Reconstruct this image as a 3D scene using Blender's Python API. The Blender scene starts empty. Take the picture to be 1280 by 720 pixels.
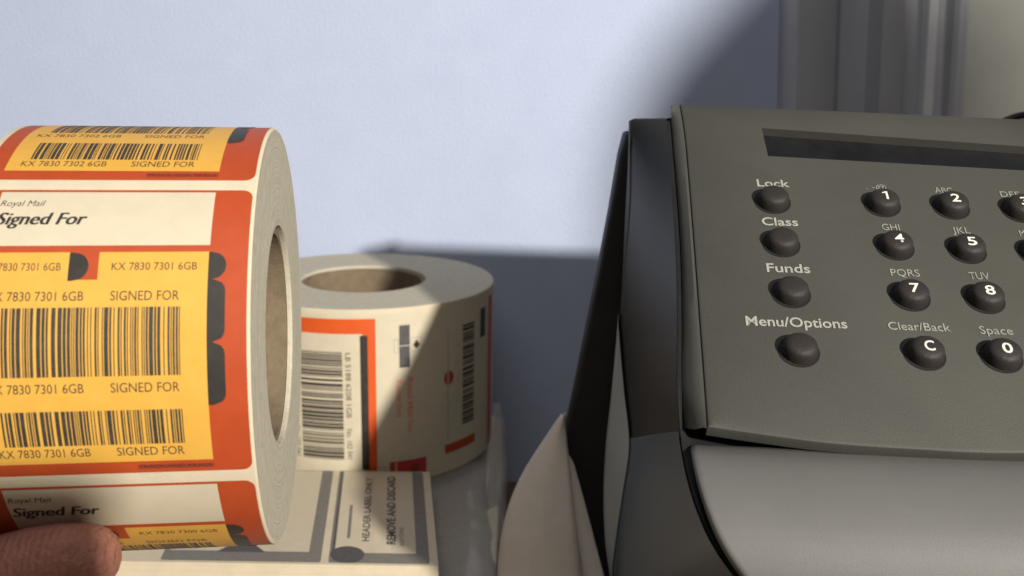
import bpy, bmesh, math, random
from mathutils import Vector as V3, Matrix
R = math.radians
sc = bpy.context.scene
col = sc.collection
rnd = random.Random(7)

# ------------------------------------------------------------------ camera
PITCH, ROLL, FPX = R(13.0), R(1.0), 1200.0
_F = V3((0, math.cos(PITCH), -math.sin(PITCH)))
_U0 = V3((0, math.sin(PITCH), math.cos(PITCH)))
_R0 = V3((1, 0, 0))
_R = _R0 * math.cos(ROLL) + _U0 * math.sin(ROLL)
_U = -_R0 * math.sin(ROLL) + _U0 * math.cos(ROLL)
cam_d = bpy.data.cameras.new('camera')
cam = bpy.data.objects.new('camera', cam_d)
col.objects.link(cam)
cam.matrix_world = Matrix(((_R.x, _U.x, -_F.x, 0), (_R.y, _U.y, -_F.y, 0), (_R.z, _U.z, -_F.z, 0), (0, 0, 0, 1)))
cam_d.sensor_width = 36
cam_d.lens = FPX / 1280 * 36
cam_d.clip_start = 0.01
cam_d.clip_end = 50
cam_d.dof.use_dof = True
cam_d.dof.focus_distance = 0.36
cam_d.dof.aperture_fstop = 13
sc.camera = cam

def ray(x, y):
    return _R * ((x - 640) / FPX) + _F - _U * ((y - 360) / FPX)
def at(x, y, Y):                       # point of the view ray at forward distance Y (world y)
    d = ray(x, y); return d * (Y / d.y)
def on(x, y, P, N):                    # point of the view ray on a plane
    d = ray(x, y); return d * (P.dot(N) / d.dot(N))
def proj(P):
    d = P.dot(_F); return (640 + FPX * P.dot(_R) / d, 360 - FPX * P.dot(_U) / d)

# ------------------------------------------------------------------ materials
def mat(name, c, rough=0.6, c2=None, scale=60, bump=0.0, bscale=400, spec=0.5, sss=0.0, stretch=None, coat=0.0, metal=0.0):
    m = bpy.data.materials.new(name); m.use_nodes = True
    nt = m.node_tree; b = nt.nodes['Principled BSDF']
    b.inputs['Base Color'].default_value = (*c, 1)
    b.inputs['Roughness'].default_value = rough
    b.inputs['Specular IOR Level'].default_value = spec
    b.inputs['Metallic'].default_value = metal
    if coat: b.inputs['Coat Weight'].default_value = coat
    if sss:
        b.inputs['Subsurface Weight'].default_value = sss
        b.inputs['Subsurface Radius'].default_value = (0.006, 0.002, 0.001)
        b.inputs['Subsurface Scale'].default_value = 1.0
    tc = nt.nodes.new('ShaderNodeTexCoord')
    src = tc.outputs['Object']
    if stretch:
        mp = nt.nodes.new('ShaderNodeMapping'); mp.inputs['Scale'].default_value = stretch
        nt.links.new(src, mp.inputs[0]); src = mp.outputs[0]
    if c2:
        n = nt.nodes.new('ShaderNodeTexNoise'); n.inputs['Scale'].default_value = scale
        n.inputs['Detail'].default_value = 5; n.inputs['Roughness'].default_value = 0.65
        nt.links.new(src, n.inputs['Vector'])
        cr = nt.nodes.new('ShaderNodeValToRGB')
        cr.color_ramp.elements[0].position = 0.32; cr.color_ramp.elements[0].color = (*c, 1)
        cr.color_ramp.elements[1].position = 0.68; cr.color_ramp.elements[1].color = (*c2, 1)
        nt.links.new(n.outputs['Fac'], cr.inputs[0]); nt.links.new(cr.outputs[0], b.inputs['Base Color'])
    if bump:
        n2 = nt.nodes.new('ShaderNodeTexNoise'); n2.inputs['Scale'].default_value = bscale
        n2.inputs['Detail'].default_value = 4
        nt.links.new(src, n2.inputs['Vector'])
        bp = nt.nodes.new('ShaderNodeBump'); bp.inputs['Strength'].default_value = bump
        bp.inputs['Distance'].default_value = 0.001
        nt.links.new(n2.outputs['Fac'], bp.inputs['Height']); nt.links.new(bp.outputs[0], b.inputs['Normal'])
    return m

M = {}
M['wall'] = mat('wall_paint', (.475, .535, .70), .85, (.497, .557, .725), 38, .5, 500, .2)
M['desk'] = mat('desk_wood', (.16, .10, .06), .5, (.22, .14, .08), 30, .1, 200, stretch=(1, 8, 1))
M['paper'] = mat('label_backing', (.60, .52, .38), .75, (.66, .57, .42), 90, .12, 900, .25)
M['edge'] = mat('paper_edge', (.50, .46, .36), .85, (.60, .55, .44), 260, .35, 1500, .2)
M['white'] = mat('white_print', (.575, .505, .375), .55, (.615, .54, .405), 120, 0, spec=.3)
M['orange'] = mat('orange_ink', (.40, .058, .015), .5, (.44, .068, .018), 120, 0, spec=.35)
M['orange2'] = mat('bright_orange_ink', (.62, .088, .013), .5, (.66, .10, .017), 120, 0, spec=.35)
M['red'] = mat('red_ink', (.45, .03, .03), .5, (.52, .05, .04), 200)
M['pinkred'] = mat('pale_red_ink', (.66, .22, .15), .6, (.72, .32, .22), 500)
M['yellow'] = mat('yellow_ink', (.66, .355, .055), .5, (.70, .39, .07), 120, 0, spec=.35)
M['black'] = mat('black_ink', (.022, .018, .016), .5, (.035, .03, .025), 200)
M['bar'] = mat('barcode_ink', (.03, .025, .02), .6, (.06, .05, .04), 300)
M['dred'] = mat('dark_red_ink', (.22, .03, .012), .6, (.30, .05, .02), 900)
M['grey'] = mat('grey_ink', (.17, .158, .138), .6, (.21, .195, .172), 300)
M['lgrey'] = mat('light_grey_ink', (.40, .37, .34), .6, (.46, .43, .39), 300)
M['dgrey'] = mat('dark_grey_ink', (.06, .058, .06), .6, (.09, .085, .085), 300)
M['core'] = mat('cardboard', (.17, .128, .08), .85, (.23, .175, .115), 150, .3, 500, .2)
M['panel'] = mat('warm_grey_plastic', (.057, .0565, .048), .6, (.063, .0625, .053), 40, .14, 1500, .3)
M['cover'] = mat('silver_grey_plastic', (.128, .126, .121), .5, (.137, .135, .130), 40, .15, 2500, .25)
M['side'] = mat('charcoal_plastic', (.023, .0245, .026), .42, (.027, .0285, .030), 40, .12, 2500, .18)
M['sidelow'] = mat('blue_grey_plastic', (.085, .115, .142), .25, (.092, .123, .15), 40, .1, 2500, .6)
M['glint'] = mat('pale_glint_paint', (.36, .40, .415), .3, (.38, .42, .435), 40)  # paler tone stands in for light caught on the machine's rounded edge
M['blackp'] = mat('black_plastic', (.011, .011, .012), .65, (.015, .015, .016), 60, .1, 1500, .25)
M['key'] = mat('brown_black_rubber', (.020, .017, .016), .6, (.026, .022, .02), 90, .2, 1500, .35)
M['legend'] = mat('key_white_print', (.72, .70, .62), .6)
M['legend2'] = mat('panel_pale_print', (.23, .22, .195), .6, (.34, .33, .29), 700)
M['legend3'] = mat('caption_print', (.29, .285, .25), .6, (.40, .39, .345), 700)
M['glass'] = mat('display_glass', (.011, .011, .012), .3, (.018, .018, .02), 50, spec=.15)
M['skin'] = mat('skin', (.32, .135, .088), .5, (.56, .25, .185), 45, .9, 600, .35, sss=.08)
def skin_lines(m):
    nt = m.node_tree; b = nt.nodes['Principled BSDF']; bp = [n for n in nt.nodes if n.type == 'BUMP'][0]
    tc = nt.nodes.new('ShaderNodeTexCoord'); mp = nt.nodes.new('ShaderNodeMapping'); mp.inputs['Scale'].default_value = (1, .45, .45)
    w = nt.nodes.new('ShaderNodeTexWave'); w.inputs['Scale'].default_value = 130; w.inputs['Distortion'].default_value = 7; w.inputs['Detail'].default_value = 3
    v = nt.nodes.new('ShaderNodeTexVoronoi'); v.feature = 'DISTANCE_TO_EDGE'; v.inputs['Scale'].default_value = 420
    nt.links.new(tc.outputs['Object'], mp.inputs[0]); nt.links.new(mp.outputs[0], w.inputs['Vector']); nt.links.new(tc.outputs['Object'], v.inputs['Vector'])
    b2 = nt.nodes.new('ShaderNodeBump'); b2.inputs['Strength'].default_value = .35; b2.inputs['Distance'].default_value = .0008
    b3 = nt.nodes.new('ShaderNodeBump'); b3.inputs['Strength'].default_value = .5; b3.inputs['Distance'].default_value = .0006
    nt.links.new(w.outputs['Fac'], b2.inputs['Height']); nt.links.new(v.outputs['Distance'], b3.inputs['Height'])
    nt.links.new(bp.outputs[0], b2.inputs['Normal']); nt.links.new(b2.outputs[0], b3.inputs['Normal']); nt.links.new(b3.outputs[0], b.inputs['Normal'])
skin_lines(M['skin'])
M['nail'] = mat('finger_nail', (.55, .30, .22), .3)
M['cable'] = mat('cable_rubber', (.015, .015, .015), .5)
M['sheet'] = mat('sheet_paper', (.62, .55, .47), .8, (.67, .60, .52), 120, .15, 600, .2)
M['frame'] = mat('frame_paint', (.44, .445, .48), .5, (.48, .485, .52), 30, .1, 300)
M['framelight'] = mat('white_bead_paint', (.78, .79, .82), .4, (.82, .83, .85), 30)
M['door'] = mat('door_paint', (.50, .51, .455), .6, (.54, .55, .49), 40, .15, 300)
M['light_blocker'] = mat('blocker_cloth', (.10, .10, .11), .9, (.13, .13, .14), 60)
def film_mat():
    m = bpy.data.materials.new('clear_plastic_film'); m.use_nodes = True
    nt = m.node_tree; b = nt.nodes['Principled BSDF']
    b.inputs['Base Color'].default_value = (.52, .475, .43, 1)
    b.inputs['Roughness'].default_value = .14
    b.inputs['Specular IOR Level'].default_value = .7
    tr = nt.nodes.new('ShaderNodeBsdfTransparent'); tr.inputs[0].default_value = (.93, .94, .97, 1)
    mx = nt.nodes.new('ShaderNodeMixShader'); mx.inputs[0].default_value = .42
    out = nt.nodes['Material Output']
    nt.links.new(tr.outputs[0], mx.inputs[1]); nt.links.new(b.outputs[0], mx.inputs[2]); nt.links.new(mx.outputs[0], out.inputs[0])
    tc = nt.nodes.new('ShaderNodeTexCoord'); n = nt.nodes.new('ShaderNodeTexNoise'); n.inputs['Scale'].default_value = 32
    n.inputs['Detail'].default_value = 2; n.inputs['Distortion'].default_value = .6
    bp = nt.nodes.new('ShaderNodeBump'); bp.inputs['Strength'].default_value = .55; bp.inputs['Distance'].default_value = .004
    nt.links.new(tc.outputs['Object'], n.inputs['Vector']); nt.links.new(n.outputs['Fac'], bp.inputs['Height']); nt.links.new(bp.outputs[0], b.inputs['Normal'])
    return m
M['film'] = film_mat()

# ------------------------------------------------------------------ object helpers
def link(name, me, mats, parent=None, smooth=None):
    if not isinstance(mats, (list, tuple)): mats = [mats]
    for m in mats: me.materials.append(m)
    o = bpy.data.objects.new(name, me); col.objects.link(o)
    if parent: o.parent = parent
    if smooth is not None:
        for p in me.polygons: p.use_smooth = True
        if smooth < 180: me.set_sharp_from_angle(angle=R(smooth))
    return o
def bmobj(name, bm, mats, parent=None, smooth=None, normals=True):
    if normals: bmesh.ops.recalc_face_normals(bm, faces=bm.faces)
    me = bpy.data.meshes.new(name); bm.to_mesh(me); bm.free()
    return link(name, me, mats, parent, smooth)
def tag(o, label=None, cat=None, group=None, kind=None):
    if label: o['label'] = label
    if cat: o['category'] = cat
    if group: o['group'] = group
    if kind: o['kind'] = kind
    return o
def empty(name, loc):
    o = bpy.data.objects.new(name, None); o.empty_display_size = .02; col.objects.link(o); o.location = loc
    return o
def adopt(parent, o):                    # parent an object modelled in world coordinates
    o.parent = parent
    o.matrix_parent_inverse = Matrix.Translation(parent.location).inverted()
    return o
def grid(bm, rows, closed_u=False, closed_v=False, mi=0):
    vs = [[bm.verts.new(p) for p in r] for r in rows]
    n, m = len(vs), len(vs[0])
    for i in range(n if closed_v else n - 1):
        for j in range(m if closed_u else m - 1):
            a = vs[i][j]; b = vs[i][(j + 1) % m]; c = vs[(i + 1) % n][(j + 1) % m]; d = vs[(i + 1) % n][j]
            f = bm.faces.new((a, b, c, d)); f.material_index = mi
    return vs
def box(bm, c, s):
    r = bmesh.ops.create_cube(bm, size=1)
    for v in r['verts']:
        v.co = V3((c[0] + v.co.x * s[0], c[1] + v.co.y * s[1], c[2] + v.co.z * s[2]))
def prism(bm, pts, off):
    a = [bm.verts.new(p) for p in pts]; b = [bm.verts.new(p + off) for p in pts]
    bm.faces.new(a); bm.faces.new(b[::-1]); n = len(a)
    for i in range(n): bm.faces.new((a[i], b[i], b[(i + 1) % n], a[(i + 1) % n]))
def bevel_mod(o, w, seg=3, ang=35):
    m = o.modifiers.new('bevel', 'BEVEL'); m.width = w; m.segments = seg; m.limit_method = 'ANGLE'; m.angle_limit = R(ang)
    m.harden_normals = False
    return o
def solidify(o, t, off=0):
    m = o.modifiers.new('solid', 'SOLIDIFY'); m.thickness = t; m.offset = off
    return o

_tc = {}
def text_mesh(s, bold=0.0, shear=0.0):
    k = (s, bold, shear)
    if k in _tc: return _tc[k]
    cu = bpy.data.curves.new('t', 'FONT'); cu.body = s; cu.offset = bold; cu.shear = shear; cu.resolution_u = 3
    o = bpy.data.objects.new('t', cu); col.objects.link(o)
    dg = bpy.context.evaluated_depsgraph_get(); dg.update()
    me = bpy.data.meshes.new_from_object(o.evaluated_get(dg))
    vs = [(v.co.x, v.co.y) for v in me.vertices]; fs = [tuple(p.vertices) for p in me.polygons]
    bpy.data.objects.remove(o); bpy.data.meshes.remove(me); bpy.data.curves.remove(cu)
    _tc[k] = (vs, fs); return _tc[k]

class Print:
    """Flat printed layout in millimetres (u right, v up), mapped onto a surface."""
    def __init__(self): self.vs = []; self.fs = []; self.mi = []; self.mats = []
    def m(self, name):
        if name not in self.mats: self.mats.append(name)
        return self.mats.index(name)
    def poly(self, pts, mname, layer):
        i = len(self.vs); self.vs += [(u, v, layer) for u, v in pts]
        self.fs.append(tuple(range(i, i + len(pts)))); self.mi.append(self.m(mname))
    def rect(self, u0, v0, u1, v1, mname, layer, nu=1, nv=1):
        if u1 < u0: u0, u1 = u1, u0
        if v1 < v0: v0, v1 = v1, v0
        for a in range(nu):
            for b in range(nv):
                x0 = u0 + (u1 - u0) * a / nu; x1 = u0 + (u1 - u0) * (a + 1) / nu
                y0 = v0 + (v1 - v0) * b / nv; y1 = v0 + (v1 - v0) * (b + 1) / nv
                self.poly([(x0, y0), (x1, y0), (x1, y1), (x0, y1)], mname, layer)
    def rrect(self, u0, v0, u1, v1, r, mname, layer, nv=40):
        # rounded rectangle sliced in v so that it can bend
        vs = [v0 + (v1 - v0) * i / nv for i in range(nv + 1)] + [v0 + r * (1 - math.cos(a * math.pi / 12)) for a in range(7)] + [v1 - r * (1 - math.cos(a * math.pi / 12)) for a in range(7)]
        vs = sorted(set(round(v, 5) for v in vs))
        def ins(v):
            d = min(v - v0, v1 - v)
            return 0 if d >= r else r - math.sqrt(max(0, r * r - (r - d) ** 2))
        for a, b in zip(vs, vs[1:]):
            ia, ib = ins(a), ins(b)
            self.poly([(u0 + ia, a), (u1 - ia, a), (u1 - ib, b), (u0 + ib, b)], mname, layer)
    def text(self, s, u0, u1, vc, h, mname, layer, bold=0.0, shear=0.0, rot=0):
        # rot 0: along +u.  rot 90: runs up +v, letter tops to the left.  rot -90: runs down -v from u0 to u1 (v values) centred on u=vc
        vs, fs = text_mesh(s, bold, shear)
        x0 = min(v[0] for v in vs); x1 = max(v[0] for v in vs)
        cap = 0.72
        i = len(self.vs)
        for x, y in vs:
            t = (x - x0) / (x1 - x0); w = (y / cap - .5) * h
            if rot == 0: self.vs.append((u0 + (u1 - u0) * t, vc + w, layer))
            elif rot > 0: self.vs.append((vc - w, u0 + (u1 - u0) * t, layer))
            else: self.vs.append((vc + w, u0 + (u1 - u0) * t, layer))
        for f in fs: self.fs.append(tuple(i + k for k in f)); self.mi.append(self.m(mname))
    def bars(self, a0, a1, b0, b1, mname, layer, n=70, seed=1, axis='u', nsub=1):
        r = random.Random(seed); ws = []
        for k in range(n): ws.append((r.choice([1, 1, 2, 2, 3, 4]), r.choice([1, 1, 1, 1, 2, 3])))
        tot = sum(a + b for a, b in ws) - ws[-1][1]; sc_ = (a1 - a0) / tot; x = a0
        for w, g in ws:
            if axis == 'u': self.rect(x, b0, x + w * sc_, b1, mname, layer, 1, nsub)
            else: self.rect(b0, x, b1, x + w * sc_, mname, layer, nsub, 1)
            x += (w + g) * sc_
    def build(self, name, mapf, parent=None):
        me = bpy.data.meshes.new(name)
        me.from_pydata([mapf(*v) for v in self.vs], [], self.fs)
        me.update()
        o = link(name, me, [M[k] for k in self.mats], parent)
        for p, k in zip(me.polygons, self.mi): p.material_index = k; p.use_smooth = True
        return o

# ------------------------------------------------------------------ setting: wall, desk
WALL_Y = .716
bm = bmesh.new(); grid(bm, [[(x, WALL_Y, z) for x in (-1.6, -.8, 0, .8, 1.6)] for z in (-.6, .2, .8, 1.4)])
tag(bmobj('wall', bm, M['wall']), kind='structure')
DESK_Z = -.325
bm = bmesh.new(); box(bm, (0, .2, DESK_Z - .02), (2.4, 1.046, .04))
tag(bmobj('desk', bm, M['desk']), kind='structure')

# ------------------------------------------------------------------ rolls of labels
def edge_mat(name, c, rotz, comps):
    m = M['edge'].copy(); m.name = name; nt = m.node_tree; b = nt.nodes['Principled BSDF']
    tc = nt.nodes.new('ShaderNodeTexCoord'); sub = nt.nodes.new('ShaderNodeVectorMath'); sub.operation = 'SUBTRACT'; sub.inputs[1].default_value = c
    rot = nt.nodes.new('ShaderNodeVectorRotate'); rot.rotation_type = 'Z_AXIS'; rot.inputs['Angle'].default_value = -rotz
    mul = nt.nodes.new('ShaderNodeVectorMath'); mul.operation = 'MULTIPLY'; mul.inputs[1].default_value = comps
    ln = nt.nodes.new('ShaderNodeVectorMath'); ln.operation = 'LENGTH'
    nt.links.new(tc.outputs['Object'], sub.inputs[0]); nt.links.new(sub.outputs[0], rot.inputs['Vector']); nt.links.new(rot.outputs[0], mul.inputs[0]); nt.links.new(mul.outputs[0], ln.inputs[0])
    n = nt.nodes.new('ShaderNodeTexNoise'); n.noise_dimensions = '1D'; n.inputs['Scale'].default_value = 1300; n.inputs['Detail'].default_value = 4
    nt.links.new(ln.outputs['Value'], n.inputs['W'])
    cr = nt.nodes.new('ShaderNodeValToRGB'); cr.color_ramp.elements[0].position = .3; cr.color_ramp.elements[0].color = (.72, .70, .66, 1); cr.color_ramp.elements[1].position = .65; cr.color_ramp.elements[1].color = (1, 1, 1, 1)
    mx = nt.nodes.new('ShaderNodeMix'); mx.data_type = 'RGBA'; mx.blend_type = 'MULTIPLY'; mx.inputs['Factor'].default_value = .8
    src = b.inputs['Base Color'].links[0].from_socket
    nt.links.new(n.outputs['Fac'], cr.inputs[0]); nt.links.new(src, mx.inputs[6]); nt.links.new(cr.outputs[0], mx.inputs[7]); nt.links.new(mx.outputs[2], b.inputs['Base Color'])
    return m
def roll_body(parent, Rr, L, hr, ax, o0, perp, em):
    """annular coil of paper plus cardboard core; o0 = centre of the near end, ax = along the roll (into it), perp/perp2 span the end"""
    p2 = ax.cross(perp)
    def ring(r, t, n=160): return [o0 + ax * t + (perp * math.cos(2 * math.pi * k / n) + p2 * math.sin(2 * math.pi * k / n)) * r for k in range(n)]
    bm = bmesh.new()
    prof = [(hr + .0028, .0012), (hr + .003, .0003)]
    rr = random.Random(3); k = 26
    for i in range(1, k): prof.append((hr + .003 + (Rr - hr - .0036) * i / k, rr.uniform(0, .00022)))
    prof += [(Rr - .0006, 0), (Rr, .0006), (Rr, L - .0006), (Rr - .0006, L), (hr + .003, L), (hr + .0028, L - .001)]
    grid(bm, [ring(r, t) for r, t in prof], closed_u=True, closed_v=True)
    for f in bm.faces:
        c = f.calc_center_median() - o0; t = c.dot(ax); rad = (c - ax * t).length
        if rad < Rr - .0004: f.material_index = 1
    o = bmobj('paper_coil', bm, [M['paper'], em], None, 40); adopt(parent, o)
    bm = bmesh.new()
    prof = [(hr, .0022), (hr + .0027, .0022), (hr + .0027, L - .002), (hr, L - .002)]
    grid(bm, [ring(r, t) for r, t in prof], closed_u=True, closed_v=True)
    o = bmobj('core_tube', bm, M['core'], None, 40); adopt(parent, o)

# --- front roll, axis horizontal, held up by the hand
A1 = R(6.95)
ax1 = V3((math.cos(A1), math.sin(A1), 0)); fw1 = V3((math.sin(A1), -math.cos(A1), 0)); UP = V3((0, 0, 1))
C1 = V3((-.0884, .3486, -.0999)); R1 = .0767; L1 = .0856
E1 = C1 + ax1 * .0016
roll1 = empty('label_roll', C1 - UP * R1)
tag(roll1, 'large roll of orange and yellow barcode labels held on its side by fingers', 'label roll', 'rolls of postal labels')
roll_body(roll1, R1, L1, .038, -ax1, E1, UP, edge_mat('front_roll_edge', C1, A1, (0, 1, 1)))
def map1(u, v, layer):
    ph = v / 1000 / R1; r = R1 + .00006 + layer * .00005
    return C1 + ax1 * (u / 1000) + (fw1 * math.cos(ph) + UP * math.sin(ph)) * r
DEG = R1 * 1000 * math.pi / 180          # mm of paper per degree
def label_front(top_deg, number, seed):
    P = Print(); T = top_deg * DEG; H = 92.4
    uR, uL = .6, -81.6                    # right / left ends (u = -s)
    P.rrect(uL, T - H, uR, T, 3.2, 'orange', 0, 60)
    P.rrect(-74.2, T - 20.7, -10.8, T - 1.0, .01, 'white', 1, 16)
    P.rect(-76.2, T - 88, -10.9, T - 22.9, 'yellow', 1, 1, 50)
    # orange tab and the black index marks
    P.rect(-51, T - 31.6, -42.6, T - 22.8, 'orange', 2, 1, 8)
    def lobes(u0, va, vb, w, r):
        # black shape flat on the left and rounded on the right
        n = 18
        for i in range(n):
            a = va + (vb - va) * i / n; b = va + (vb - va) * (i + 1) / n
            def wd(v):
                d = min(abs(v - va), abs(vb - v)); return w if d >= r else w - r + math.sqrt(max(0, r * r - (r - d) ** 2)) * 1.0
            P.poly([(u0, T - a), (u0, T - b), (u0 + max(.8, wd(b)), T - b), (u0 + max(.8, wd(a)), T - a)], 'black', 3)
    lobes(-51, 23.0, 31.9, 5.6, 4.4)
    lobes(-10.9, 23.0, 31.7, 5.2, 4.3); lobes(-10.9, 31.7, 50.6, 5.2, 3.6); lobes(-10.9, 50.6, 69.6, 5.2, 3.6)
    num = 'KX 7830 %s 6GB' % number
    P.text('Royal Mail', -74 + .4, -60.7, T - 5.5, 2.3, 'black', 2, 0, .25)
    for q in (0, 1, 2): P.text('Signed For', -74 + .2 + q * .22, -48.0 + q * .22, T - 11.2, 4.5, 'black', 2 + q * .4, 0, .28)
    P.text(num, -75.2, -53.2, T - 27.4, 2.5, 'bar', 2)
    P.text(num, -38.8, -14.2, T - 27.4, 2.5, 'bar', 2)
    for vv, x0 in ((36.4, -73), (63.6, -73), (84.2, -72)):
        P.text(num, x0, -46.2, T - vv, 2.9, 'bar', 2); P.text('SIGNED FOR', -38.6, -19.0, T - vv, 3.0, 'bar', 2)
    P.bars(-70, -18.6, T - 60.2, T - 39.9, 'bar', 2, 50, seed, nsub=14)
    P.bars(-70, -18.6, T - 81.8, T - 70.6, 'bar', 2, 50, seed, nsub=8)
    P.rect(-33, T - 90.9, -10.9, T - 89.3, 'dred', 2, 1, 2)
    P.text('TRACK AND TRACE', -33, -11.4, T - 89.9, 1.0, 'black', 3)
    o = P.build('label', map1); adopt(roll1, o)
PIT = 72.4
label_front(51.9 + PIT, '7302', 12); label_front(51.9, '7301', 11); label_front(51.9 - PIT, '7300', 13)
label_front(51.9 - 2 * PIT, '7299', 14)

# --- rear roll, standing on end
C2 = V3((-.0984, .6222, -.1385)); R2 = .0860; L2 = .1104
roll2 = empty('label_roll', C2 - UP * L2)
tag(roll2, 'white label roll with orange borders standing upright behind the held roll', 'label roll', 'rolls of postal labels')
roll_body(roll2, R2, L2, .038, -UP, C2, V3((1, 0, 0)), edge_mat('rear_roll_edge', C2, 0, (1, 1, 0)))
def cyl2(x, y):                            # pixel -> (u along circumference mm, v height mm below top)
    d = ray(x, y); a = d.x ** 2 + d.y ** 2; b = -2 * (d.x * C2.x + d.y * C2.y); c = C2.x ** 2 + C2.y ** 2 - R2 * R2
    D = b * b - 4 * a * c
    t = (-b - math.sqrt(max(D, 0))) / 2 / a; P = d * t
    th = math.atan2(P.x - C2.x, -(P.y - C2.y))
    return th * R2 * 1000, (P.z - C2.z) * 1000
def map2(u, v, layer):
    th = u / 1000 / R2; r = R2 + .00006 + layer * .00005
    return C2 + V3((math.sin(th) * r, -math.cos(th) * r, v / 1000))
def rot_label(u_right, seed, border=True):
    """one upright label; u_right = its right end along the circumference (mm)"""
    P = Print(); b = u_right
    # frame: orange on top, right, bottom; black bar inside the right side
    P.rect(b - 150, -108.5, b + 48, -3.0, 'white', 0, 60, 1)
    P.rect(b - 100, -14.5, b, -5.5, 'orange2', 1, 40, 1)
    P.rect(b - 7.6, -108, b, -14.5, 'orange2', 1, 4, 1)
    P.rect(b - 100, -108, b - 7.6, -105, 'orange2', 1, 40, 1)
    P.rect(b - 9.0, -99.0, b - 4.6, -15.5, 'black', 2, 3, 1)
    P.rect(b - 9.0, -105.2, b - 7.6, -102, 'orange2', 2, 1, 1)
    for k in range(6):                      # small corner notch triangles
        pass
    P.poly([(b - 46, -105.1), (b - 43.5, -101.5), (b - 41, -105.1)], 'orange2', 2)
    P.bars(-92.5, -25.5, b - 45, b - 19.5, 'bar', 2, 44, seed, axis='v', nsub=10)
    P.text('LB 5188 6208 1GB', -26, -66, b - 16, 3.2, 'bar', 2, rot=-90)
    P.text('No. 102 041', -73, -92, b - 16, 3.2, 'bar', 2, rot=-90)
    P.text('LB 5188 6208 1GB', -26, -66, b - 48, 3.2, 'bar', 2, rot=-90)
    P.text('No. 102 041', -73, -92, b - 48, 3.2, 'bar', 2, rot=-90)
    # right-hand stub: postage mark, crown box, red words, crimson block
    P.rect(b + 14, -36.5, b + 20.5, -10.5, 'dgrey', 2, 3, 1)
    P.rect(b + 14, -23.4, b + 20.5, -22.8, 'lgrey', 3, 3, 1)
    for u0, u1 in ((10.8, 13.6), (21.2, 28)):
        for a in (0, 1):
            P.rect(b + u0, -27.2 + a * 8.2, b + u1, -26.7 + a * 8.2, 'lgrey', 2, 2, 1)
        P.rect(b + u0, -27, b + u0 + .4, -18.6, 'lgrey', 2); P.rect(b + u1 - .4, -27, b + u1, -18.6, 'lgrey', 2)
    P.rect(b + 23.3, -24.5, b + 26.3, -21.8, 'black', 3, 2, 1)
    P.rect(b + 24.0, -25.3, b + 25.4, -20.6, 'black', 4, 1, 1); P.rect(b + 22.6, -23.4, b + 27.0, -22.6, 'black', 4, 1, 1)
    P.text('Recorded', -44, -67, b + 14, 4.0, 'pinkred', 2, .02, rot=-90)
    P.text('Royal Mail No', -43, -78, b + 20.8, 4.0, 'pinkred', 2, .02, rot=-90)
    P.rect(b + 7.5, -107, b + 31, -95.5, 'red', 2, 6, 1)
    P.rect(b + 10.5, -106, b + 12.2, -96, 'pinkred', 3)
    P.rect(b + 20, -104, b + 26, -99, 'dred', 3, 2, 1)
    o = P.build('label', map2); adopt(roll2, o); return b
u_edge = cyl2(470, 470)[0]
rot_label(u_edge, 21)
# the next label round the right side of the roll
P = Print()
def px2(x, y): return cyl2(x, y)
ua = px2(530, 470)[0] + 2
P.rect(ua, -108.5, ua + 160, -3.0, 'white', 1, 60, 1)
u1 = px2(560, 470)[0]; P.rect(u1 - .6, -88, u1 + .6, -18, 'lgrey', 2)
u2, u3 = px2(578, 470)[0], px2(592, 470)[0]
P.bars(-82, -17, u2, u3, 'bar', 2, 30, 33, axis='v', nsub=4)
P.text('LB 5188 6207 1GB', -26, -66, u2 - 4, 2.6, 'lgrey', 2, rot=-90)
uc, vc = px2(561, 472)
P.poly([(uc - 4 + 4 * math.cos(k * .6283) + 4, vc + 4.6 * math.sin(k * .6283)) for k in range(10)], 'orange', 2)
a0, a1 = px2(556, 566), px2(593, 552)
for i in range(6):
    x0 = a0[0] + (a1[0] - a0[0]) * i / 6; x1 = a0[0] + (a1[0] - a0[0]) * (i + 1) / 6
    P.poly([(x0, -97.5), (x1, -97.5), (x1, -91.5), (x0, -91.5)], 'orange', 2)
u4, u5 = px2(600, 420)[0], px2(606, 420)[0]
P.rect(u4, -30, u5, -11, 'black', 2, 3, 1)
P.rect(px2(609.5, 450)[0], -108, px2(609.5, 450)[0] + 9, -6, 'red', 2, 4, 1)
adopt(roll2, P.build('label', map2))

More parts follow.
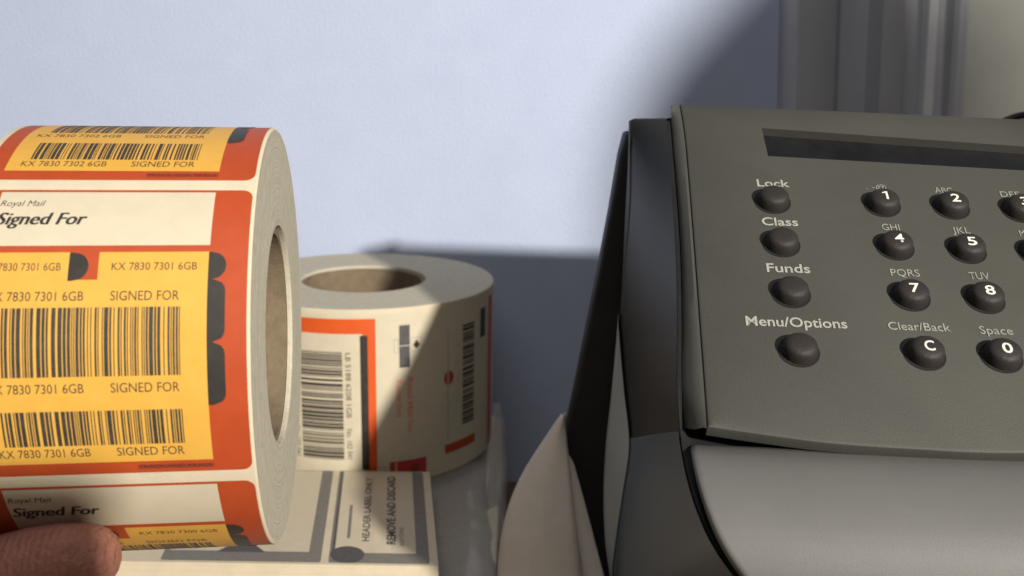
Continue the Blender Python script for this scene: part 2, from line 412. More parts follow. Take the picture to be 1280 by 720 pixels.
# ------------------------------------------------------------------ plastic-wrapped pack under the rear roll
BAG_Z = C2.z - L2
bm = bmesh.new(); box(bm, (-.108, .535, (BAG_Z - .010 + DESK_Z) / 2), (.205, .31, BAG_Z - .010 - DESK_Z))
pk = bmobj('paper_stack', bm, [M['edge']]); bevel_mod(pk, .002)
tag(pk, 'pale block of stacked label sheets inside the clear plastic bag', 'paper stack')
bagR = [on(x, y, V3((0, 0, BAG_Z)), UP) for x, y in ((613, 575), (618, 620), (624, 660), (630, 700), (636, 740), (640, 790))]
rng = random.Random(5)
bm = bmesh.new(); rows = []
for i in range(25):
    t = i / 24; y = .7135 - t * .35
    # right edge interpolated from the traced edge of the bag
    pts = sorted(bagR, key=lambda p: p.y); xr = pts[-1].x
    for a, b in zip(pts, pts[1:]):
        if a.y <= y <= b.y: xr = a.x + (b.x - a.x) * (y - a.y) / (b.y - a.y)
    if y < pts[0].y: xr = pts[0].x
    r = []
    for j in range(36):
        s = j / 35; x = -.225 + (xr + .225) * s
        rough = .0022 if (y < .53 and x > -.05) else .0
        z = BAG_Z - .0004 + rough * (math.sin(s * 95 + t * 21) * .5 + math.sin(t * 47 - s * 40) * .5 - .9) + (rng.uniform(-.0004, 0) if rough else 0)
        if s > .93: z -= ((s - .93) / .07) ** 2 * .012
        r.append((x, y, z))
    for k, dz in ((1, .03), (2, .055), (3, .0745)):
        r.append((xr + .002 * math.sin(t * 30 + k), y, BAG_Z - dz))
    rows.append(r)
grid(bm, rows)
bagroot = empty('plastic_bag', (-.1, .53, BAG_Z - .07))
tag(bagroot, 'crumpled clear plastic bag under the upright label roll', 'plastic bag')
bag = bmobj('film', bm, M['film'], None, 60); adopt(bagroot, bag)
# the loose flap of film standing up beside the roll
bm = bmesh.new(); rows = []
L = [(617, 503, .565), (614, 535, .56), (608, 570, .555), (606, 605, .545), (611, 650, .525), (622, 690, .50)]
Rr_ = [(625, 500, .575), (632, 535, .57), (636, 575, .565), (633, 615, .555), (632, 655, .53), (634, 692, .505)]
for (a, b, c), (d, e, f) in zip(L, Rr_):
    p, q = at(a, b, c), at(d, e, f)
    rows.append([p.lerp(q, k / 6) + V3((0, -.004 * math.sin(k / 6 * math.pi), 0)) for k in range(7)])
grid(bm, rows); fl = bmobj('flap', bm, M['film'], None, 180); solidify(fl, .0002); adopt(bagroot, fl)

# ------------------------------------------------------------------ pad of printed labels in front of the upright roll
PAD_Y = .531
pz = at(455, 591, PAD_Y).z
PP = V3((0, 0, pz))
pb_r, pf_r = on(537, 590, PP, UP), on(548, 708, PP, UP)
pf_l = on(120, 708 - 7, PP, UP)
pe = (pf_r - pf_l).normalized(); pbk = (pb_r - pf_r).normalized()   # along the front edge, towards the back (the pile leans a little)
depth_p = (pb_r - pf_r).dot(pbk)
padroot = empty('label_pad', (pf_r.x - .08, pf_r.y + .05, BAG_Z))
tag(padroot, 'stack of grey bordered printed label sheets lying in front of upright roll', 'label pad')
bm = bmesh.new(); nst = 14
th = pz - BAG_Z - .0006
rg = random.Random(2)
for i in range(nst):                          # a few slightly shifted bundles of sheets
    z0 = BAG_Z + .0006 + th * i / nst; z1 = BAG_Z + .0006 + th * (i + .96) / nst if i < nst - 1 else pz
    d = rg.uniform(-.0003, .0003) if i < nst - 1 else 0
    pts = [pf_r + pbk * d + pe * d, pf_r + pbk * depth_p + pe * d, pf_r - pe * .215 + pbk * depth_p, pf_r - pe * .215 + pbk * d]
    prism(bm, [V3((p.x, p.y, z0)) for p in pts], V3((0, 0, z1 - z0)))
o = bmobj('sheets', bm, M['paper']); adopt(padroot, o)
def mapP(u, v, layer):                         # u: mm left(-)/right from the front right corner, v: mm to the back
    return pf_r + pe * (u / 1000) + pbk * (v / 1000) + UP * (.00008 + layer * .00006)
def pxP(x, y):
    q = on(x, y, PP, UP) - pf_r; c = pe.dot(pbk); a, b = q.dot(pe), q.dot(pbk); k = 1 - c * c
    return (a - b * c) / k * 1000, (b - a * c) / k * 1000
D = depth_p * 1000
def pad_label(uR, w, full=True):
    P = Print(); vF = pxP(450, 704)[1]; vB = D - .8
    P.rrect(uR - w, vF, uR, vB, 1.5, 'grey', 0, 4)
    P.rect(uR - w + 2.6, vF + 10, uR - 6.4, vB - .6, 'white', 1)
    if full:
        ul = uR - w
        P.rect(ul + 21.5, vF + 10, ul + 30.5, vB - 1, 'paper', 2)
        P.text('HEADER LABEL ONLY', vF + 22, vB - 9, ul + 17.5, 3.8, 'dgrey', 2, .02, rot=90)
        P.text('REMOVE AND DISCARD', vF + 19, vB - 7, ul + 30.5, 4.6, 'dgrey', 3, .03, rot=90)
        P.text('BEFORE', vF + 18, vF + 38, ul + 36, 2.2, 'grey', 2, rot=90)
        P.rect(ul + 8.0, vF + 25, ul + 9.6, vF + 63, 'grey', 2)
        P.poly([(ul + 9 + 8.4 * math.cos(k * math.pi / 14), vF + 8 + 8.4 * math.sin(k * math.pi / 14)) for k in range(28)], 'dgrey', 3)
        P.rect(ul + 1.3, vF + 12, ul + 2.2, vB - 2, 'dgrey', 2)
    else:
        P.poly([(uR - 52, vF + 9), (uR - 40, vF + 24), (uR - 28, vF + 9)], 'dgrey', 2)
        P.rect(uR - w + 3, vF + 12, uR - 62, vF + 38, 'grey', 2)
        P.rect(uR - 60, vF + 24, uR - 44, vF + 34, 'lgrey', 2)
        P.rect(uR - 38, vF + 22, uR - 24, vF + 24, 'lgrey', 2)
    o = P.build('label', mapP); adopt(padroot, o)
ur2 = pxP(533, 650)[0]; ul2 = pxP(412, 690)[0]
pad_label(ur2, ur2 - ul2)
ur1 = pxP(401, 700)[0]
pad_label(ur1, 78, False)

# ------------------------------------------------------------------ franking machine
MU = V3((.9985, -.0552, 0)); MV = V3((.0449, .8110, .5833)); MN = MU.cross(MV).normalized()
MP = V3((.1466, .3801, -.0499))
mach = empty('franking_machine', (.2, .42, DESK_Z))
tag(mach, 'dark grey franking machine with sloping keypad at the right', 'franking machine')
def pan(x, y, n=0): return on(x, y, MP + MN * n, MN)
def puv(x, y):
    q = pan(x, y) - MP; return q.dot(MU), q.dot(MV)
def pw(u, v, n=0): return MP + MU * u + MV * v + MN * n
# side cover: loft from the front seam round the left side
seam = [(838, 151), (842, 200), (847, 260), (851, 330), (852, 400), (852, 490), (857, 550)]
seam = [(x, y, pan(x + 12, min(y, 533)).y + .0045 + .002 * (y - 151) / 400) for x, y in seam]
seam += [(870, 612, .2785), (893, 672, .2690), (925, 720, .2635), (975, 775, .2610), (1030, 830, .2595), (1080, 900, .2580)]
back = [(786, 151, .440), (785, 200, .440), (782, 260, .442), (775, 400, .450), (767, 490, .456), (760, 555, .458), (757, 615, .458), (759, 676, .456), (765, 720, .454), (772, 775, .45), (778, 830, .445), (785, 900, .44)]
stripw = [(2, 151, 0), (3, 200, 0), (5, 260, 0), (1, 390, 0), (6, 430, 0), (17, 490, 0), (30, 555, 0), (25, 615, 0), (14, 676, 0), (4, 720, 0), (3, 775, 0), (3, 830, 0), (3, 900, 0)]
def lerp_tab(tab, y):
    for a, b in zip(tab, tab[1:]):
        if a[1] <= y <= b[1]:
            t = (y - a[1]) / (b[1] - a[1]); t = t
            return a[0] + (b[0] - a[0]) * t, a[2] + (b[2] - a[2]) * t
    return (tab[0][0], tab[0][2]) if y < tab[0][1] else (tab[-1][0], tab[-1][2])
def smooth_tab(tab, ys):                 # Catmull-Rom in y
    out = []
    for y in ys:
        i = max(0, min(len(tab) - 2, next((k for k in range(len(tab) - 1) if y <= tab[k + 1][1]), len(tab) - 2)))
        p1, p2 = tab[i], tab[i + 1]; p0 = tab[max(0, i - 1)]; p3 = tab[min(len(tab) - 1, i + 2)]
        t = (y - p1[1]) / (p2[1] - p1[1])
        def cr(k):
            m1 = (p2[k] - p0[k]) / max(1e-6, (p2[1] - p0[1])) * (p2[1] - p1[1]); m2 = (p3[k] - p1[k]) / max(1e-6, (p3[1] - p1[1])) * (p2[1] - p1[1])
            return (2 * t ** 3 - 3 * t ** 2 + 1) * p1[k] + (t ** 3 - 2 * t ** 2 + t) * m1 + (-2 * t ** 3 + 3 * t ** 2) * p2[k] + (t ** 3 - t ** 2) * m2
        out.append((cr(0), y, cr(2)))
    return out
def side_part(name, y0, y1, n, m_, proud, cap, glint=False, gasket=False):
    ys = [y0 + (y1 - y0) * i / n for i in range(n + 1)]
    S = smooth_tab(seam, ys); B = smooth_tab(back, ys)
    W = smooth_tab(stripw, ys)
    out = V3((-1, -.25, 0)).normalized(); rows = []
    for i, ((xa, y, ya), (xb, _, yb), (sw, _, _)) in enumerate(zip(S, B, W)):
        f = at(xa - 5, y, ya) + out * proud; b = at(xb, y, yb) + out * proud
        m = at(xb + sw, y, yb - .0008 * sw - .002) + out * proud; d = m - f
        r = [f + V3((.03, .02, 0)), f + V3((.0022, .016, 0)), f + V3((.0006, .0012, 0)), f]
        for t in (.06, .2, .4, .6, .8, .95): r.append(f + d * t + out * (.0014 * math.sin(t * math.pi)))
        r += [m + (f - m).normalized() * .0009, m + out * .0004, m + (b - m) * .12 + out * .0003, m.lerp(b, .35), m.lerp(b, .7), m.lerp(b, .9) + out * .0001, b]
        r += [b + V3((.0018, .003, 0)), b + V3((.005, .006, 0)), b + V3((.03, .009, 0)), b + V3((.25, .0, 0))]
        rows.append(r)
    tc_ = sum(rows[0], V3()) / len(rows[0])
    cap1 = [V3((p.x * .9 + tc_.x * .1, p.y * .9 + tc_.y * .1, p.z + cap)) for p in rows[0]]
    cap2 = [V3((tc_.x, tc_.y, p.z)) for p in cap1]
    if glint:
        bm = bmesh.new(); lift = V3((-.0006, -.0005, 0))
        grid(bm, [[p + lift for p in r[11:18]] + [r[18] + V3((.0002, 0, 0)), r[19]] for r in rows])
    elif gasket:
        bm = bmesh.new(); g = V3((.0004, .0006, 0)); grid(bm, [[r[3] + V3((-.0002, .0005, 0)), r[3] + V3((.0009, .0002, 0)), r[3] + V3((.004, .006, 0)), r[3] + V3((.03, .02, 0))] for r in rows])
    else: bm = bmesh.new(); grid(bm, [q[3:] for q in [cap2, cap1] + rows])
    o = bmobj(name, bm, m_, None, 60 if glint else 50); adopt(mach, o)
side_part('side_cover', 151, 552, 48, M['side'], 0, .001)
side_part('base_cover', 547, 900, 40, M['sidelow'], .0008, .0008)
side_part('edge_glint', 392, 900, 60, M['glint'], .0006, 0, True)  # pale strip painting the highlight down the left edge
side_part('seam_gasket', 151, 900, 60, M['blackp'], 0, 0, False, True)
# chassis block that fills the inside and the rear
bm = bmesh.new()
prof = [(.30, DESK_Z + .006), (.30, -.20), (.345, -.125), (.41, -.05), (.47, -.04), (.50, DESK_Z + .006)]
prism(bm, [V3((.085, y, z)) for y, z in prof], V3((.30, -.016, 0)))
o = bmobj('chassis', bm, M['blackp']); adopt(mach, o)
# rear feed cover: black wedge that shows to the left of the side cover
outer = [(781, 168), (774, 195), (763, 260), (748, 340), (732, 420), (716, 500), (706, 545), (705, 580), (712, 640), (730, 720), (745, 800)]
inner = [(788, 168), (788, 195), (786, 260), (782, 340), (779, 420), (772, 500), (768, 545), (766, 580), (764, 640), (770, 720), (778, 800)]
bm = bmesh.new(); rows = []
for (xo, yo), (xi, yi) in zip(outer, inner):
    fy = smooth_tab(back, [max(yo, 151)])[0][2] + .014
    p0 = at(xi, yi, fy); p1 = at(xo + (6 if yo > 180 else 3), yo, fy + .002); p2 = at(xo + 1.5, yo, fy + .004); p3 = at(xo, yo, fy + .006)
    rows.append([p0, p1, p2, p3, p3 + V3((.0, .010, 0)), p3 + V3((.004, .014, 0)), p0 + V3((.001, .014, 0))])
capf = [V3((p.x * .5 + rows[0][0].x * .5, p.y, rows[0][0].z + .0004)) for p in rows[0]]
grid(bm, [capf] + rows)
o = bmobj('feed_cover', bm, M['blackp'], None, 50); adopt(mach, o)
# front cover below the keypad
def prof_pt(Y, z):                      # point of the profile curve -> keypad plane coordinates
    q = V3((MP.x, Y, z)) - MP; return q.dot(MV), q.dot(MN)
prof = [(-.1086, -.024), (-.1090, -.0116)]
cy_, cz_ = (lambda p: (p.y, p.z))(pw(0, -.1094, -.0110))
for k in range(26):
    sl_ = R(min(88, -16 + 6.9 * k)); st = .0042
    prof.append(prof_pt(cy_, cz_)); cy_ -= st * math.cos(sl_); cz_ -= st * math.sin(sl_)
def fine(tab, n):
    out = []
    for i in range(n + 1):
        t = i / n * (len(tab) - 1); k = min(int(t), len(tab) - 2); out.append(tuple(a + (b - a) * (t - k) for a, b in zip(tab[k], tab[k + 1])))
    return out
bm = bmesh.new(); rows = []
prof = fine(prof, 70)
for v, n in prof:
    u = -.09
    for _ in range(12):
        x, y = proj(pw(u, v, n)); sx = smooth_tab(seam, [min(max(y, 151), 900)])[0][0] + 6
        u += (sx - x) / FPX * .33
    r = [pw(u + .012, v, n - .035), pw(u + .003, v, n - .008), pw(u + .0006, v, n - .004), pw(u, v, n - .0024), pw(u + .0001, v, n - .0012), pw(u + .0004, v, n - .0005), pw(u + .0010, v, n - .0001), pw(u + .002, v, n)]
    for k in range(1, 13): r.append(pw(u + .010 + (.24 - u) * k / 12, v, n))
    rows.append(r)
grid(bm, rows); o = bmobj('front_cover', bm, M['cover'], None, 32); adopt(mach, o)
# keypad panel: flat slab with a window for the display, rounded skirt on the left
def catm(pts, n):
    out = []
    for i in range(len(pts) - 1):
        p0 = pts[max(i - 1, 0)]; p1 = pts[i]; p2 = pts[i + 1]; p3 = pts[min(i + 2, len(pts) - 1)]
        for k in range(n):
            t = k / n
            out.append(tuple(.5 * (2 * b + (c - a) * t + (2 * a - 5 * b + 4 * c - d) * t * t + (3 * b - a - 3 * c + d) * t ** 3) for a, b, c, d in zip(p0, p1, p2, p3)))
    out.append(tuple(pts[-1])); return out
left = [puv(x, y) for x, y in ((850, 129), (857, 175), (866, 280), (875, 400), (881, 480), (885, 533))]
bot = [puv(x, y) for x, y in ((885, 533), (960, 544), (1040, 554), (1140, 561), (1280, 566))] + [(.10, -.1085), (.19, -.105)]
tl = puv(850, 129); tr = (.19, puv(1280, 155)[1] - .001)
outline = catm(left, 6)[:-1] + catm(bot, 6) + [tr]
win = [puv(x, y) for x, y in ((952, 163), (962, 196))]
wv_t = puv(952, 160)[1]; wv_b = puv(960, 195)[1]; wu0t = puv(952, 160)[0]; wu0b = puv(960, 195)[0]
wr_t = puv(1278, 183)[1]; wr_b = puv(1278, 213)[1]
sl = (wr_t - wv_t) / (puv(1278, 183)[0] - wu0t); WU1 = .135
window = [(wu0t, wv_t), (wu0b, wv_b), (WU1, wv_b + (wr_b - wv_b) / (puv(1278, 213)[0] - wu0b) * (WU1 - wu0b)), (WU1, wv_t + sl * (WU1 - wu0t))]
bm = bmesh.new()
def loop_edges(pts, n):
    vs = [bm.verts.new(pw(u, v, n)) for u, v in pts]
    return vs, [bm.edges.new((vs[i], vs[(i + 1) % len(vs)])) for i in range(len(vs))]
def inset_pts(pts, d):                   # simple inward offset about the outline's normals
    out = []; n = len(pts)
    for i in range(n):
        a = V3((*pts[i - 1], 0)); b = V3((*pts[i], 0)); c = V3((*pts[(i + 1) % n], 0))
        e = ((b - a).normalized() + (c - b).normalized()).normalized(); nn = V3((-e.y, e.x, 0))
        out.append((b.x + nn.x * d, b.y + nn.y * d))
    return out
vo, eo = loop_edges(inset_pts(outline, .0012), 0)
vw, ew = loop_edges(window, 0)
bmesh.ops.triangle_fill(bm, use_beauty=True, use_dissolve=False, edges=eo + ew)
mid = [bm.verts.new(pw(u, v, -.0005)) for u, v in inset_pts(outline, .0003)]
low = [bm.verts.new(pw(u, v, -.0016)) for u, v in outline]
lo2 = [bm.verts.new(pw(u, v, -.0052)) for u, v in outline]
for A, B_ in ((vo, mid), (mid, low), (low, lo2)):
    for i in range(len(A)): bm.faces.new((A[i], B_[i], B_[(i + 1) % len(A)], A[(i + 1) % len(A)]))
bm.faces.new(lo2[::-1])
# window reveal
vd = [bm.verts.new(pw(u, v, -.0042)) for u, v in window]
for i in range(4): bm.faces.new((vw[i], vw[(i + 1) % 4], vd[(i + 1) % 4], vd[i]))
# left skirt from the slab down to the seam
lf = catm(left, 6)
rows = []
for (u, v) in lf:
    p = pw(u, v, -.0012); x, y = proj(p); sxx, sy_, syd = smooth_tab(seam, [min(max(y, 151), 900)])[0]
    q = at(sxx + 1.0, y, syd + .001)
    rows.append([p, p.lerp(q, .12) + MN * .0006 + V3((-.0006, 0, 0)), p.lerp(q, .45) + V3((-.0009, -.001, .0)), p.lerp(q, .8) + V3((-.0006, 0, 0)), q, q + V3((.004, .006, 0))])
grid(bm, rows)
pn = bmobj('keypad_panel', bm, M['panel'], None, 40); adopt(mach, pn)
# display
bm = bmesh.new(); vs_ = [bm.verts.new(pw(u, v, -.0040)) for u, v in inset_pts(window, -.0006)]; bm.faces.new(vs_)
v2_ = [bm.verts.new(pw(u, v, -.0049)) for u, v in inset_pts(window, -.0006)]; bm.faces.new(v2_[::-1])
for i in range(4): bm.faces.new((vs_[i], vs_[(i + 1) % 4], v2_[(i + 1) % 4], v2_[i]))
o = bmobj('display', bm, M['glass']); adopt(mach, o)
# keys
KR = .0064
def key_meshes():
    prof_ = [(0, .0052), (.35, .00514), (.62, .0049), (.78, .0044), (.87, .0037), (.93, .0024), (.99, .0002), (1.0, -.001)]
    bm = bmesh.new(); rows = []
    for r_, h in prof_[1:]: rows.append([V3((math.cos(a * math.pi / 20) * r_ * KR, math.sin(a * math.pi / 20) * r_ * KR * .95, h)) for a in range(40)])
    vs = grid(bm, rows, closed_u=True); c = bm.verts.new((0, 0, prof_[0][1]))
    for k in range(40): bm.faces.new((c, vs[0][k], vs[0][(k + 1) % 40]))
    bmesh.ops.recalc_face_normals(bm, faces=bm.faces)
    me = bpy.data.meshes.new('button'); bm.to_mesh(me); bm.free(); me.materials.append(M['key'])
    for p in me.polygons: p.use_smooth = True
    bm = bmesh.new(); rows = []                       # dark well round the key
    for r_, h in ((.98, .00012), (1.13, .00012), (1.15, -.0002)): rows.append([V3((math.cos(a * math.pi / 20) * r_ * KR - .0002, math.sin(a * math.pi / 20) * r_ * KR * .95 - .0002, h)) for a in range(40)])
    grid(bm, rows, closed_u=True); me2 = bpy.data.meshes.new('well'); bm.to_mesh(me2); bm.free(); me2.materials.append(M['blackp'])
    return me, me2
kme, wme = key_meshes()
KM = Matrix((( MU.x, MV.x, MN.x, 0), (MU.y, MV.y, MN.y, 0), (MU.z, MV.z, MN.z, 0), (0, 0, 0, 1)))
keys = [(965, 249, ''), (976, 302, ''), (988, 364, ''), (998, 436, ''), (1102, 253, '1'), (1188, 256, '2'), (1274, 260, '3'), (1118, 306, '4'), (1208, 310, '5'), (1296, 314, '6'), (1137, 368, '7'), (1230, 371, '8'), (1321, 375, '9'), (1155, 440, 'C'), (1251, 443, '0')]
for x, y, d in keys:
    c = pan(x + 1, y + 3)
    b = bpy.data.objects.new('button', kme); col.objects.link(b); b.matrix_world = Matrix.Translation(c) @ KM; adopt(mach, b)
    w = bpy.data.objects.new('well', wme); col.objects.link(w); w.parent = b
    if d:
        P = Print(); hw = .00125 if d == '1' else .0017
        if d == '1':
            P.rect(-.1, -2.65, .75, 1.65, 'legend', 0, 1, 4); P.poly([(-1.3, .55), (-1.3, 1.05), (-.1, 1.65), (-.1, .85)], 'legend', 0)
        else: P.text(d, -hw * 1000, hw * 1000, -.5, 4.3, 'legend', 0, .015)
        def mk(u, v, l):
            rr = math.hypot(u, v) / 1000 / KR
            return V3((u / 1000, v / 1000 + .0004, .0054 - .00045 * rr * rr))
        l = P.build('numeral', mk); l.parent = b
# panel lettering
def mapK(u, v, l): return pw(u / 1000, v / 1000, .00025)
def ptext(s, x0, x1, y, hpx, m_='legend2', bold=.015):
    u0, v0 = puv(x0, y); u1, v1 = puv(x1, y + (x1 - x0) * .015)
    _, va = puv(x0, y - hpx / 2); _, vb = puv(x0, y + hpx / 2)
    P = Print(); P.text(s, u0 * 1000, u1 * 1000, (v0 + v1) / 2 * 1000, (va - vb) * 1000, m_, 0, bold)
    adopt(mach, P.build('key_caption', mapK))
ptext('Lock', 946, 986, 229, 9, 'legend3'); ptext('Class', 952, 997, 277, 10, 'legend3'); ptext('Funds', 958, 1012, 335, 11, 'legend3'); ptext('Menu/Options', 932, 1058, 402, 12, 'legend3')
ptext('. -@', 1082, 1108, 234, 6, bold=0); ptext('ABC', 1168, 1190, 238, 7, bold=0); ptext('DEF', 1250, 1274, 243, 7, bold=0)
ptext('GHI', 1102, 1124, 284, 8, bold=0); ptext('JKL', 1190, 1212, 288, 8, bold=0); ptext('MNO', 1274, 1298, 292, 8, bold=0)
ptext('PQRS', 1113, 1149, 341, 9, bold=0); ptext('TUV', 1211, 1236, 345, 9, bold=0)
ptext('Clear/Back', 1110, 1187, 408, 10, bold=.005); ptext('Space', 1224, 1265, 413, 10, bold=0)
# ------------------------------------------------------------------ sheets of paper standing against the machine
def sheet(name, Lp, Rp, sag, label):
    bm = bmesh.new(); rows = []
    n = 24; Lc = catm(Lp, 6); Rc = catm(Rp, 6)
    m_ = min(len(Lc), len(Rc))
    for (a, b, c), (d, e, f) in zip(Lc[:m_], Rc[:m_]):
        p, q = at(a, b, c), at(d, e, f)
        rows.append([p.lerp(q, k / 10) + V3((0, -sag * math.sin(k / 10 * math.pi), 0)) for k in range(11)])
    grid(bm, rows); o = bmobj(name, bm, M['sheet'], None, 180); solidify(o, .0005)
    tag(o, label, 'paper', 'papers beside the machine'); return o
sheet('paper_sheet', [(702, 517, .475), (678, 552, .47), (655, 588, .462), (638, 625, .452), (627, 668, .442), (622, 715, .435), (622, 790, .42)],
      [(706, 515, .475), (708, 545, .47), (713, 590, .462), (717, 630, .455), (722, 670, .447), (728, 718, .44), (738, 790, .43)], .0045, 'front sheet of cream paper, its pointed corner leaning by the machine')
sheet('paper_sheet', [(706, 546, .478), (709, 575, .474), (713, 610, .468), (718, 645, .462), (723, 680, .456), (728, 718, .45), (735, 790, .44)],
      [(709, 550, .478), (718, 582, .474), (728, 618, .468), (738, 655, .462), (747, 690, .456), (755, 720, .45), (775, 790, .44)], .001, 'narrow edge of a second paper sheet behind the front sheet')

# ------------------------------------------------------------------ door, its casing and a cable at the right
def strip_thing(name, xs, Y0, prof, m_, lean):
    """vertical moulding: xs = pixel columns at y=70, prof = offsets out of the wall"""
    bm = bmesh.new(); rows = []
    for z in (-.32, .6):
        r = []
        for x, d in zip(xs, prof):
            p = at(x, 70, Y0); r.append(V3((p.x + lean * (z - p.z), WALL_Y - d, z)))
        rows.append(r)
    grid(bm, rows); return bmobj(name, bm, m_, None, 30)
casing = empty('door_casing', (.27, WALL_Y - .01, DESK_Z))
tag(casing, 'grey moulded door casing on the wall behind the machine', 'door casing')
LEAN = -.055
xs = [973, 974, 978, 986, 1000, 1020, 1034, 1041, 1046, 1060, 1080, 1086, 1090, 1102, 1116, 1120, 1122, 1138, 1149]
pr = [0, .008, .016, .021, .023, .022, .018, .010, .005, .004, .005, .012, .018, .020, .018, .010, .002, .001, .001]
adopt(casing, strip_thing('moulding', xs, WALL_Y, pr, M['frame'], LEAN))
adopt(casing, strip_thing('bead', [1149, 1149.5, 1151, 1162, 1163.5, 1164], WALL_Y, [.0, .009, .0105, .0105, .009, .0], M['framelight'], LEAN))
door = empty('door', (.42, WALL_Y - .01, DESK_Z))
tag(door, 'pale grey-green door leaf at the far right behind the machine', 'door')
adopt(door, strip_thing('stile', [1164, 1170, 1179, 1182, 1187, 1193, 1196, 1199], WALL_Y, [.002, .002, .003, .010, .0125, .0125, .0105, .0105], M['frame'], LEAN))
adopt(door, strip_thing('leaf', [1199, 1201, 1206, 1300, 1600, 1900], WALL_Y, [.0105, .0085, .008, .008, .008, .008], M['door'], LEAN))
# cable
def tube(name, pts, r, m_, n=10):
    pts = [V3(p) for p in catm([tuple(p) for p in pts], 8)]; bm = bmesh.new(); rows = []
    for i, p in enumerate(pts):
        t = (pts[min(i + 1, len(pts) - 1)] - pts[max(i - 1, 0)]).normalized(); a = t.orthogonal().normalized()
        a = (V3((0, 0, 1)) - t * t.z).normalized() if abs(t.z) < .95 else V3((1, 0, 0)); b = t.cross(a)
        rows.append([p + (a * math.cos(2 * math.pi * k / n) + b * math.sin(2 * math.pi * k / n)) * r for k in range(n)])
    grid(bm, rows, closed_u=True); return bmobj(name, bm, m_, None, 180)
o = tube('cable', [at(1235, 190, .56), at(1246, 160, .56), at(1262, 149, .56), at(1285, 144, .56), at(1320, 150, .56), at(1350, 200, .56)], .0022, M['cable'])
tag(o, 'black cable looping up behind the top right of the machine', 'cable')

# ------------------------------------------------------------------ hand
def skin_obj(name, verts, edges, radii, m_, root=0, sub=2):
    me = bpy.data.meshes.new(name); me.from_pydata([tuple(v) for v in verts], edges, [])
    o = bpy.data.objects.new(name, me); col.objects.link(o)
    s = o.modifiers.new('skin', 'SKIN'); s.use_smooth_shade = True; s.branch_smoothing = .6
    for i, r_ in enumerate(radii): me.skin_vertices[0].data[i].radius = (r_[0], r_[1]) if isinstance(r_, tuple) else (r_, r_)
    me.skin_vertices[0].data[root].use_root = True
    ss = o.modifiers.new('sub', 'SUBSURF'); ss.levels = sub; ss.render_levels = sub
    dg = bpy.context.evaluated_depsgraph_get(); dg.update()
    m2 = bpy.data.meshes.new_from_object(o.evaluated_get(dg)); bpy.data.objects.remove(o)
    m2.materials.clear(); m2.materials.append(m_)
    for p in m2.polygons: p.use_smooth = True
    o = bpy.data.objects.new(name, m2); col.objects.link(o); return o
hv = [(-.262, .300, -.300), (-.250, .315, -.255), (-.232, .335, -.215),                 # forearm, wrist, palm
      (-.216, .298, -.205), (-.194, .279, -.176), (-.160, .2720, -.1565), (-.137, .2720, -.1510), (-.1200, .2745, -.1525),   # thumb
      (-.186, .352, -.2045), (-.158, .384, -.181), (-.142, .414, -.147), (-.137, .427, -.110),   # index, curled round the back of the roll
      (-.200, .362, -.200), (-.176, .394, -.176), (-.160, .421, -.141), (-.155, .430, -.104),   # middle
      (-.214, .368, -.196), (-.196, .398, -.173), (-.180, .424, -.140), (-.173, .432, -.108),   # ring
      (-.228, .370, -.192), (-.213, .398, -.170), (-.199, .420, -.142), (-.192, .427, -.116)]   # little
he = [(0, 1), (1, 2), (2, 3), (3, 4), (4, 5), (5, 6), (6, 7)]
hr_ = [.026, .024, .028, .016, .0132, .0120, .0127, .0102]
for k in range(4):
    a = 8 + 4 * k; he += [(2, a), (a, a + 1), (a + 1, a + 2), (a + 2, a + 3)]
    hr_ += [.0095, .0088, .0082, .0074] if k < 3 else [.0082, .0074, .007, .0062]
hand = skin_obj('hand', hv, he, hr_, M['skin'], root=2)
tag(hand, 'bare hand with thumb gripping the underside of the tilted label roll', 'hand')

# ------------------------------------------------------------------ phone taking the picture (behind the view point), added to shade the thumb
def rr2(x0, x1, z0, z1, r, n=8):
    out = []
    for cx, cz, a0 in ((x1 - r, z1 - r, 0), (x0 + r, z1 - r, 90), (x0 + r, z0 + r, 180), (x1 - r, z0 + r, 270)):
        for k in range(n + 1):
            a = R(a0 + 90 * k / n); out.append((cx + r * math.cos(a), cz + r * math.sin(a)))
    return out
ph = empty('phone', -_F * .012)
tag(ph, 'black phone held level behind the viewpoint, outside the picture', 'phone')
bm = bmesh.new(); prism(bm, [_R * x + _U * z - _F * .006 for x, z in rr2(-.052, .092, -.056, .017, .012)], -_F * .008)
o = bmobj('body', bm, M['blackp']); adopt(ph, o)
bm = bmesh.new(); prism(bm, [_R * x + _U * z - _F * .0141 for x, z in rr2(-.045, .085, -.052, .013, .004)], -_F * .0004)
o = bmobj('screen', bm, M['glass']); adopt(ph, o)
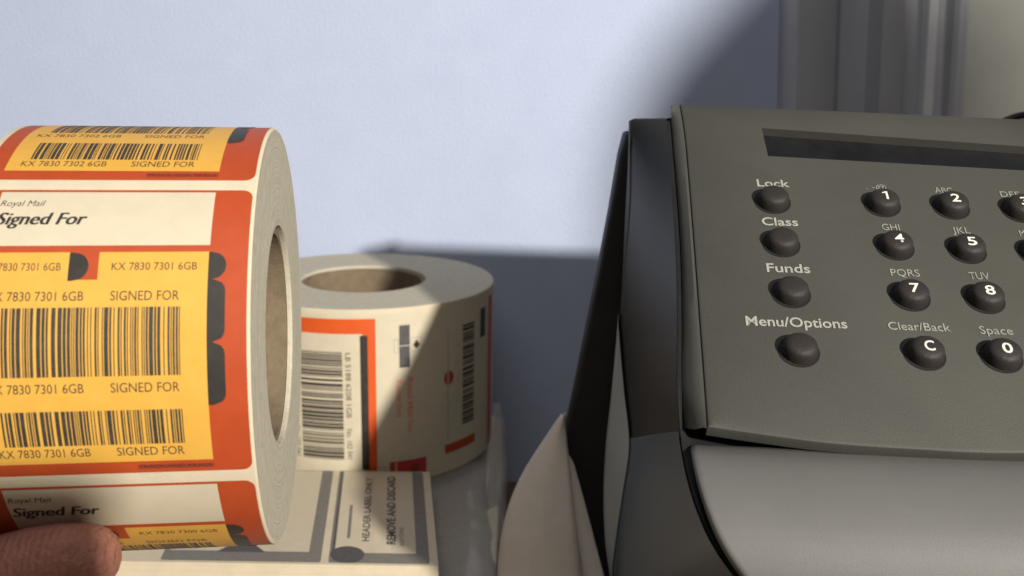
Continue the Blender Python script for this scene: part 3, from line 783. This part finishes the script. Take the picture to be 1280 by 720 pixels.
# ------------------------------------------------------------------ light
KEY_AZ, KEY_EL, KEY_D = R(31.5), R(21.3), 2.4
tgt = V3((0, .5, -.12))
ldir = V3((math.sin(KEY_AZ) * math.cos(KEY_EL), -math.cos(KEY_AZ) * math.cos(KEY_EL), math.sin(KEY_EL)))
kd = bpy.data.lights.new('key_lamp', 'SPOT'); kd.energy = 360; kd.spot_size = R(41); kd.spot_blend = 1.0; kd.color = (1, .95, .86); kd.shadow_soft_size = .042
ko = bpy.data.objects.new('key_lamp', kd); col.objects.link(ko); ko.location = tgt + ldir * KEY_D
ko.rotation_euler = (V3((.0, .55, -.14)) - ko.location).to_track_quat('-Z', 'Y').to_euler()
lamp_p = ko.location.copy()
# unseen folded sheet added between lamp and wall to shade the wall's upper right
bm = bmesh.new(); rows = []
for (x, y) in ((1000, -120), (945, -55), (895, 0), (846, 52), (810, 96), (791, 140), (776, 200), (774, 260), (776, 330), (784, 420)):
    a = at(x, y, WALL_Y).lerp(lamp_p, .46); b = at(1440, y, WALL_Y).lerp(lamp_p, .80); r = []
    for k in range(49):
        t = k / 48; p = a.lerp(b, t); r.append(V3((p.x, p.y + .014 * math.sin(t * 50) * min(1, t * 12) * min(1, (1 - t) * 12), p.z)))
    rows.append(r)
grid(bm, rows); o = bmobj('light_blocker', bm, M['light_blocker'], None, 180); solidify(o, .002)
tag(o, 'dark grey gathered sheet added outside the picture to shade the wall', 'light_blocker')
cd = bpy.data.lights.new('fill_light', 'AREA'); cd.energy = 4.0; cd.size = .9; cd.color = (1, .98, .97)  # soft fill added in place of room bounce, no lamp known here
co = bpy.data.objects.new('fill_light', cd); col.objects.link(co); co.location = (-.1, -.35, 1.05)
co.rotation_euler = (V3((0, .5, -.1)) - co.location).to_track_quat('-Z', 'Y').to_euler()
w = bpy.data.worlds.new('World'); sc.world = w; w.use_nodes = True
w.node_tree.nodes['Background'].inputs[0].default_value = (.95, .95, 1, 1)
w.node_tree.nodes['Background'].inputs[1].default_value = .028
sc.view_settings.view_transform = 'Standard'; sc.view_settings.look = 'None'; sc.view_settings.gamma = 1; sc.view_settings.exposure = 0
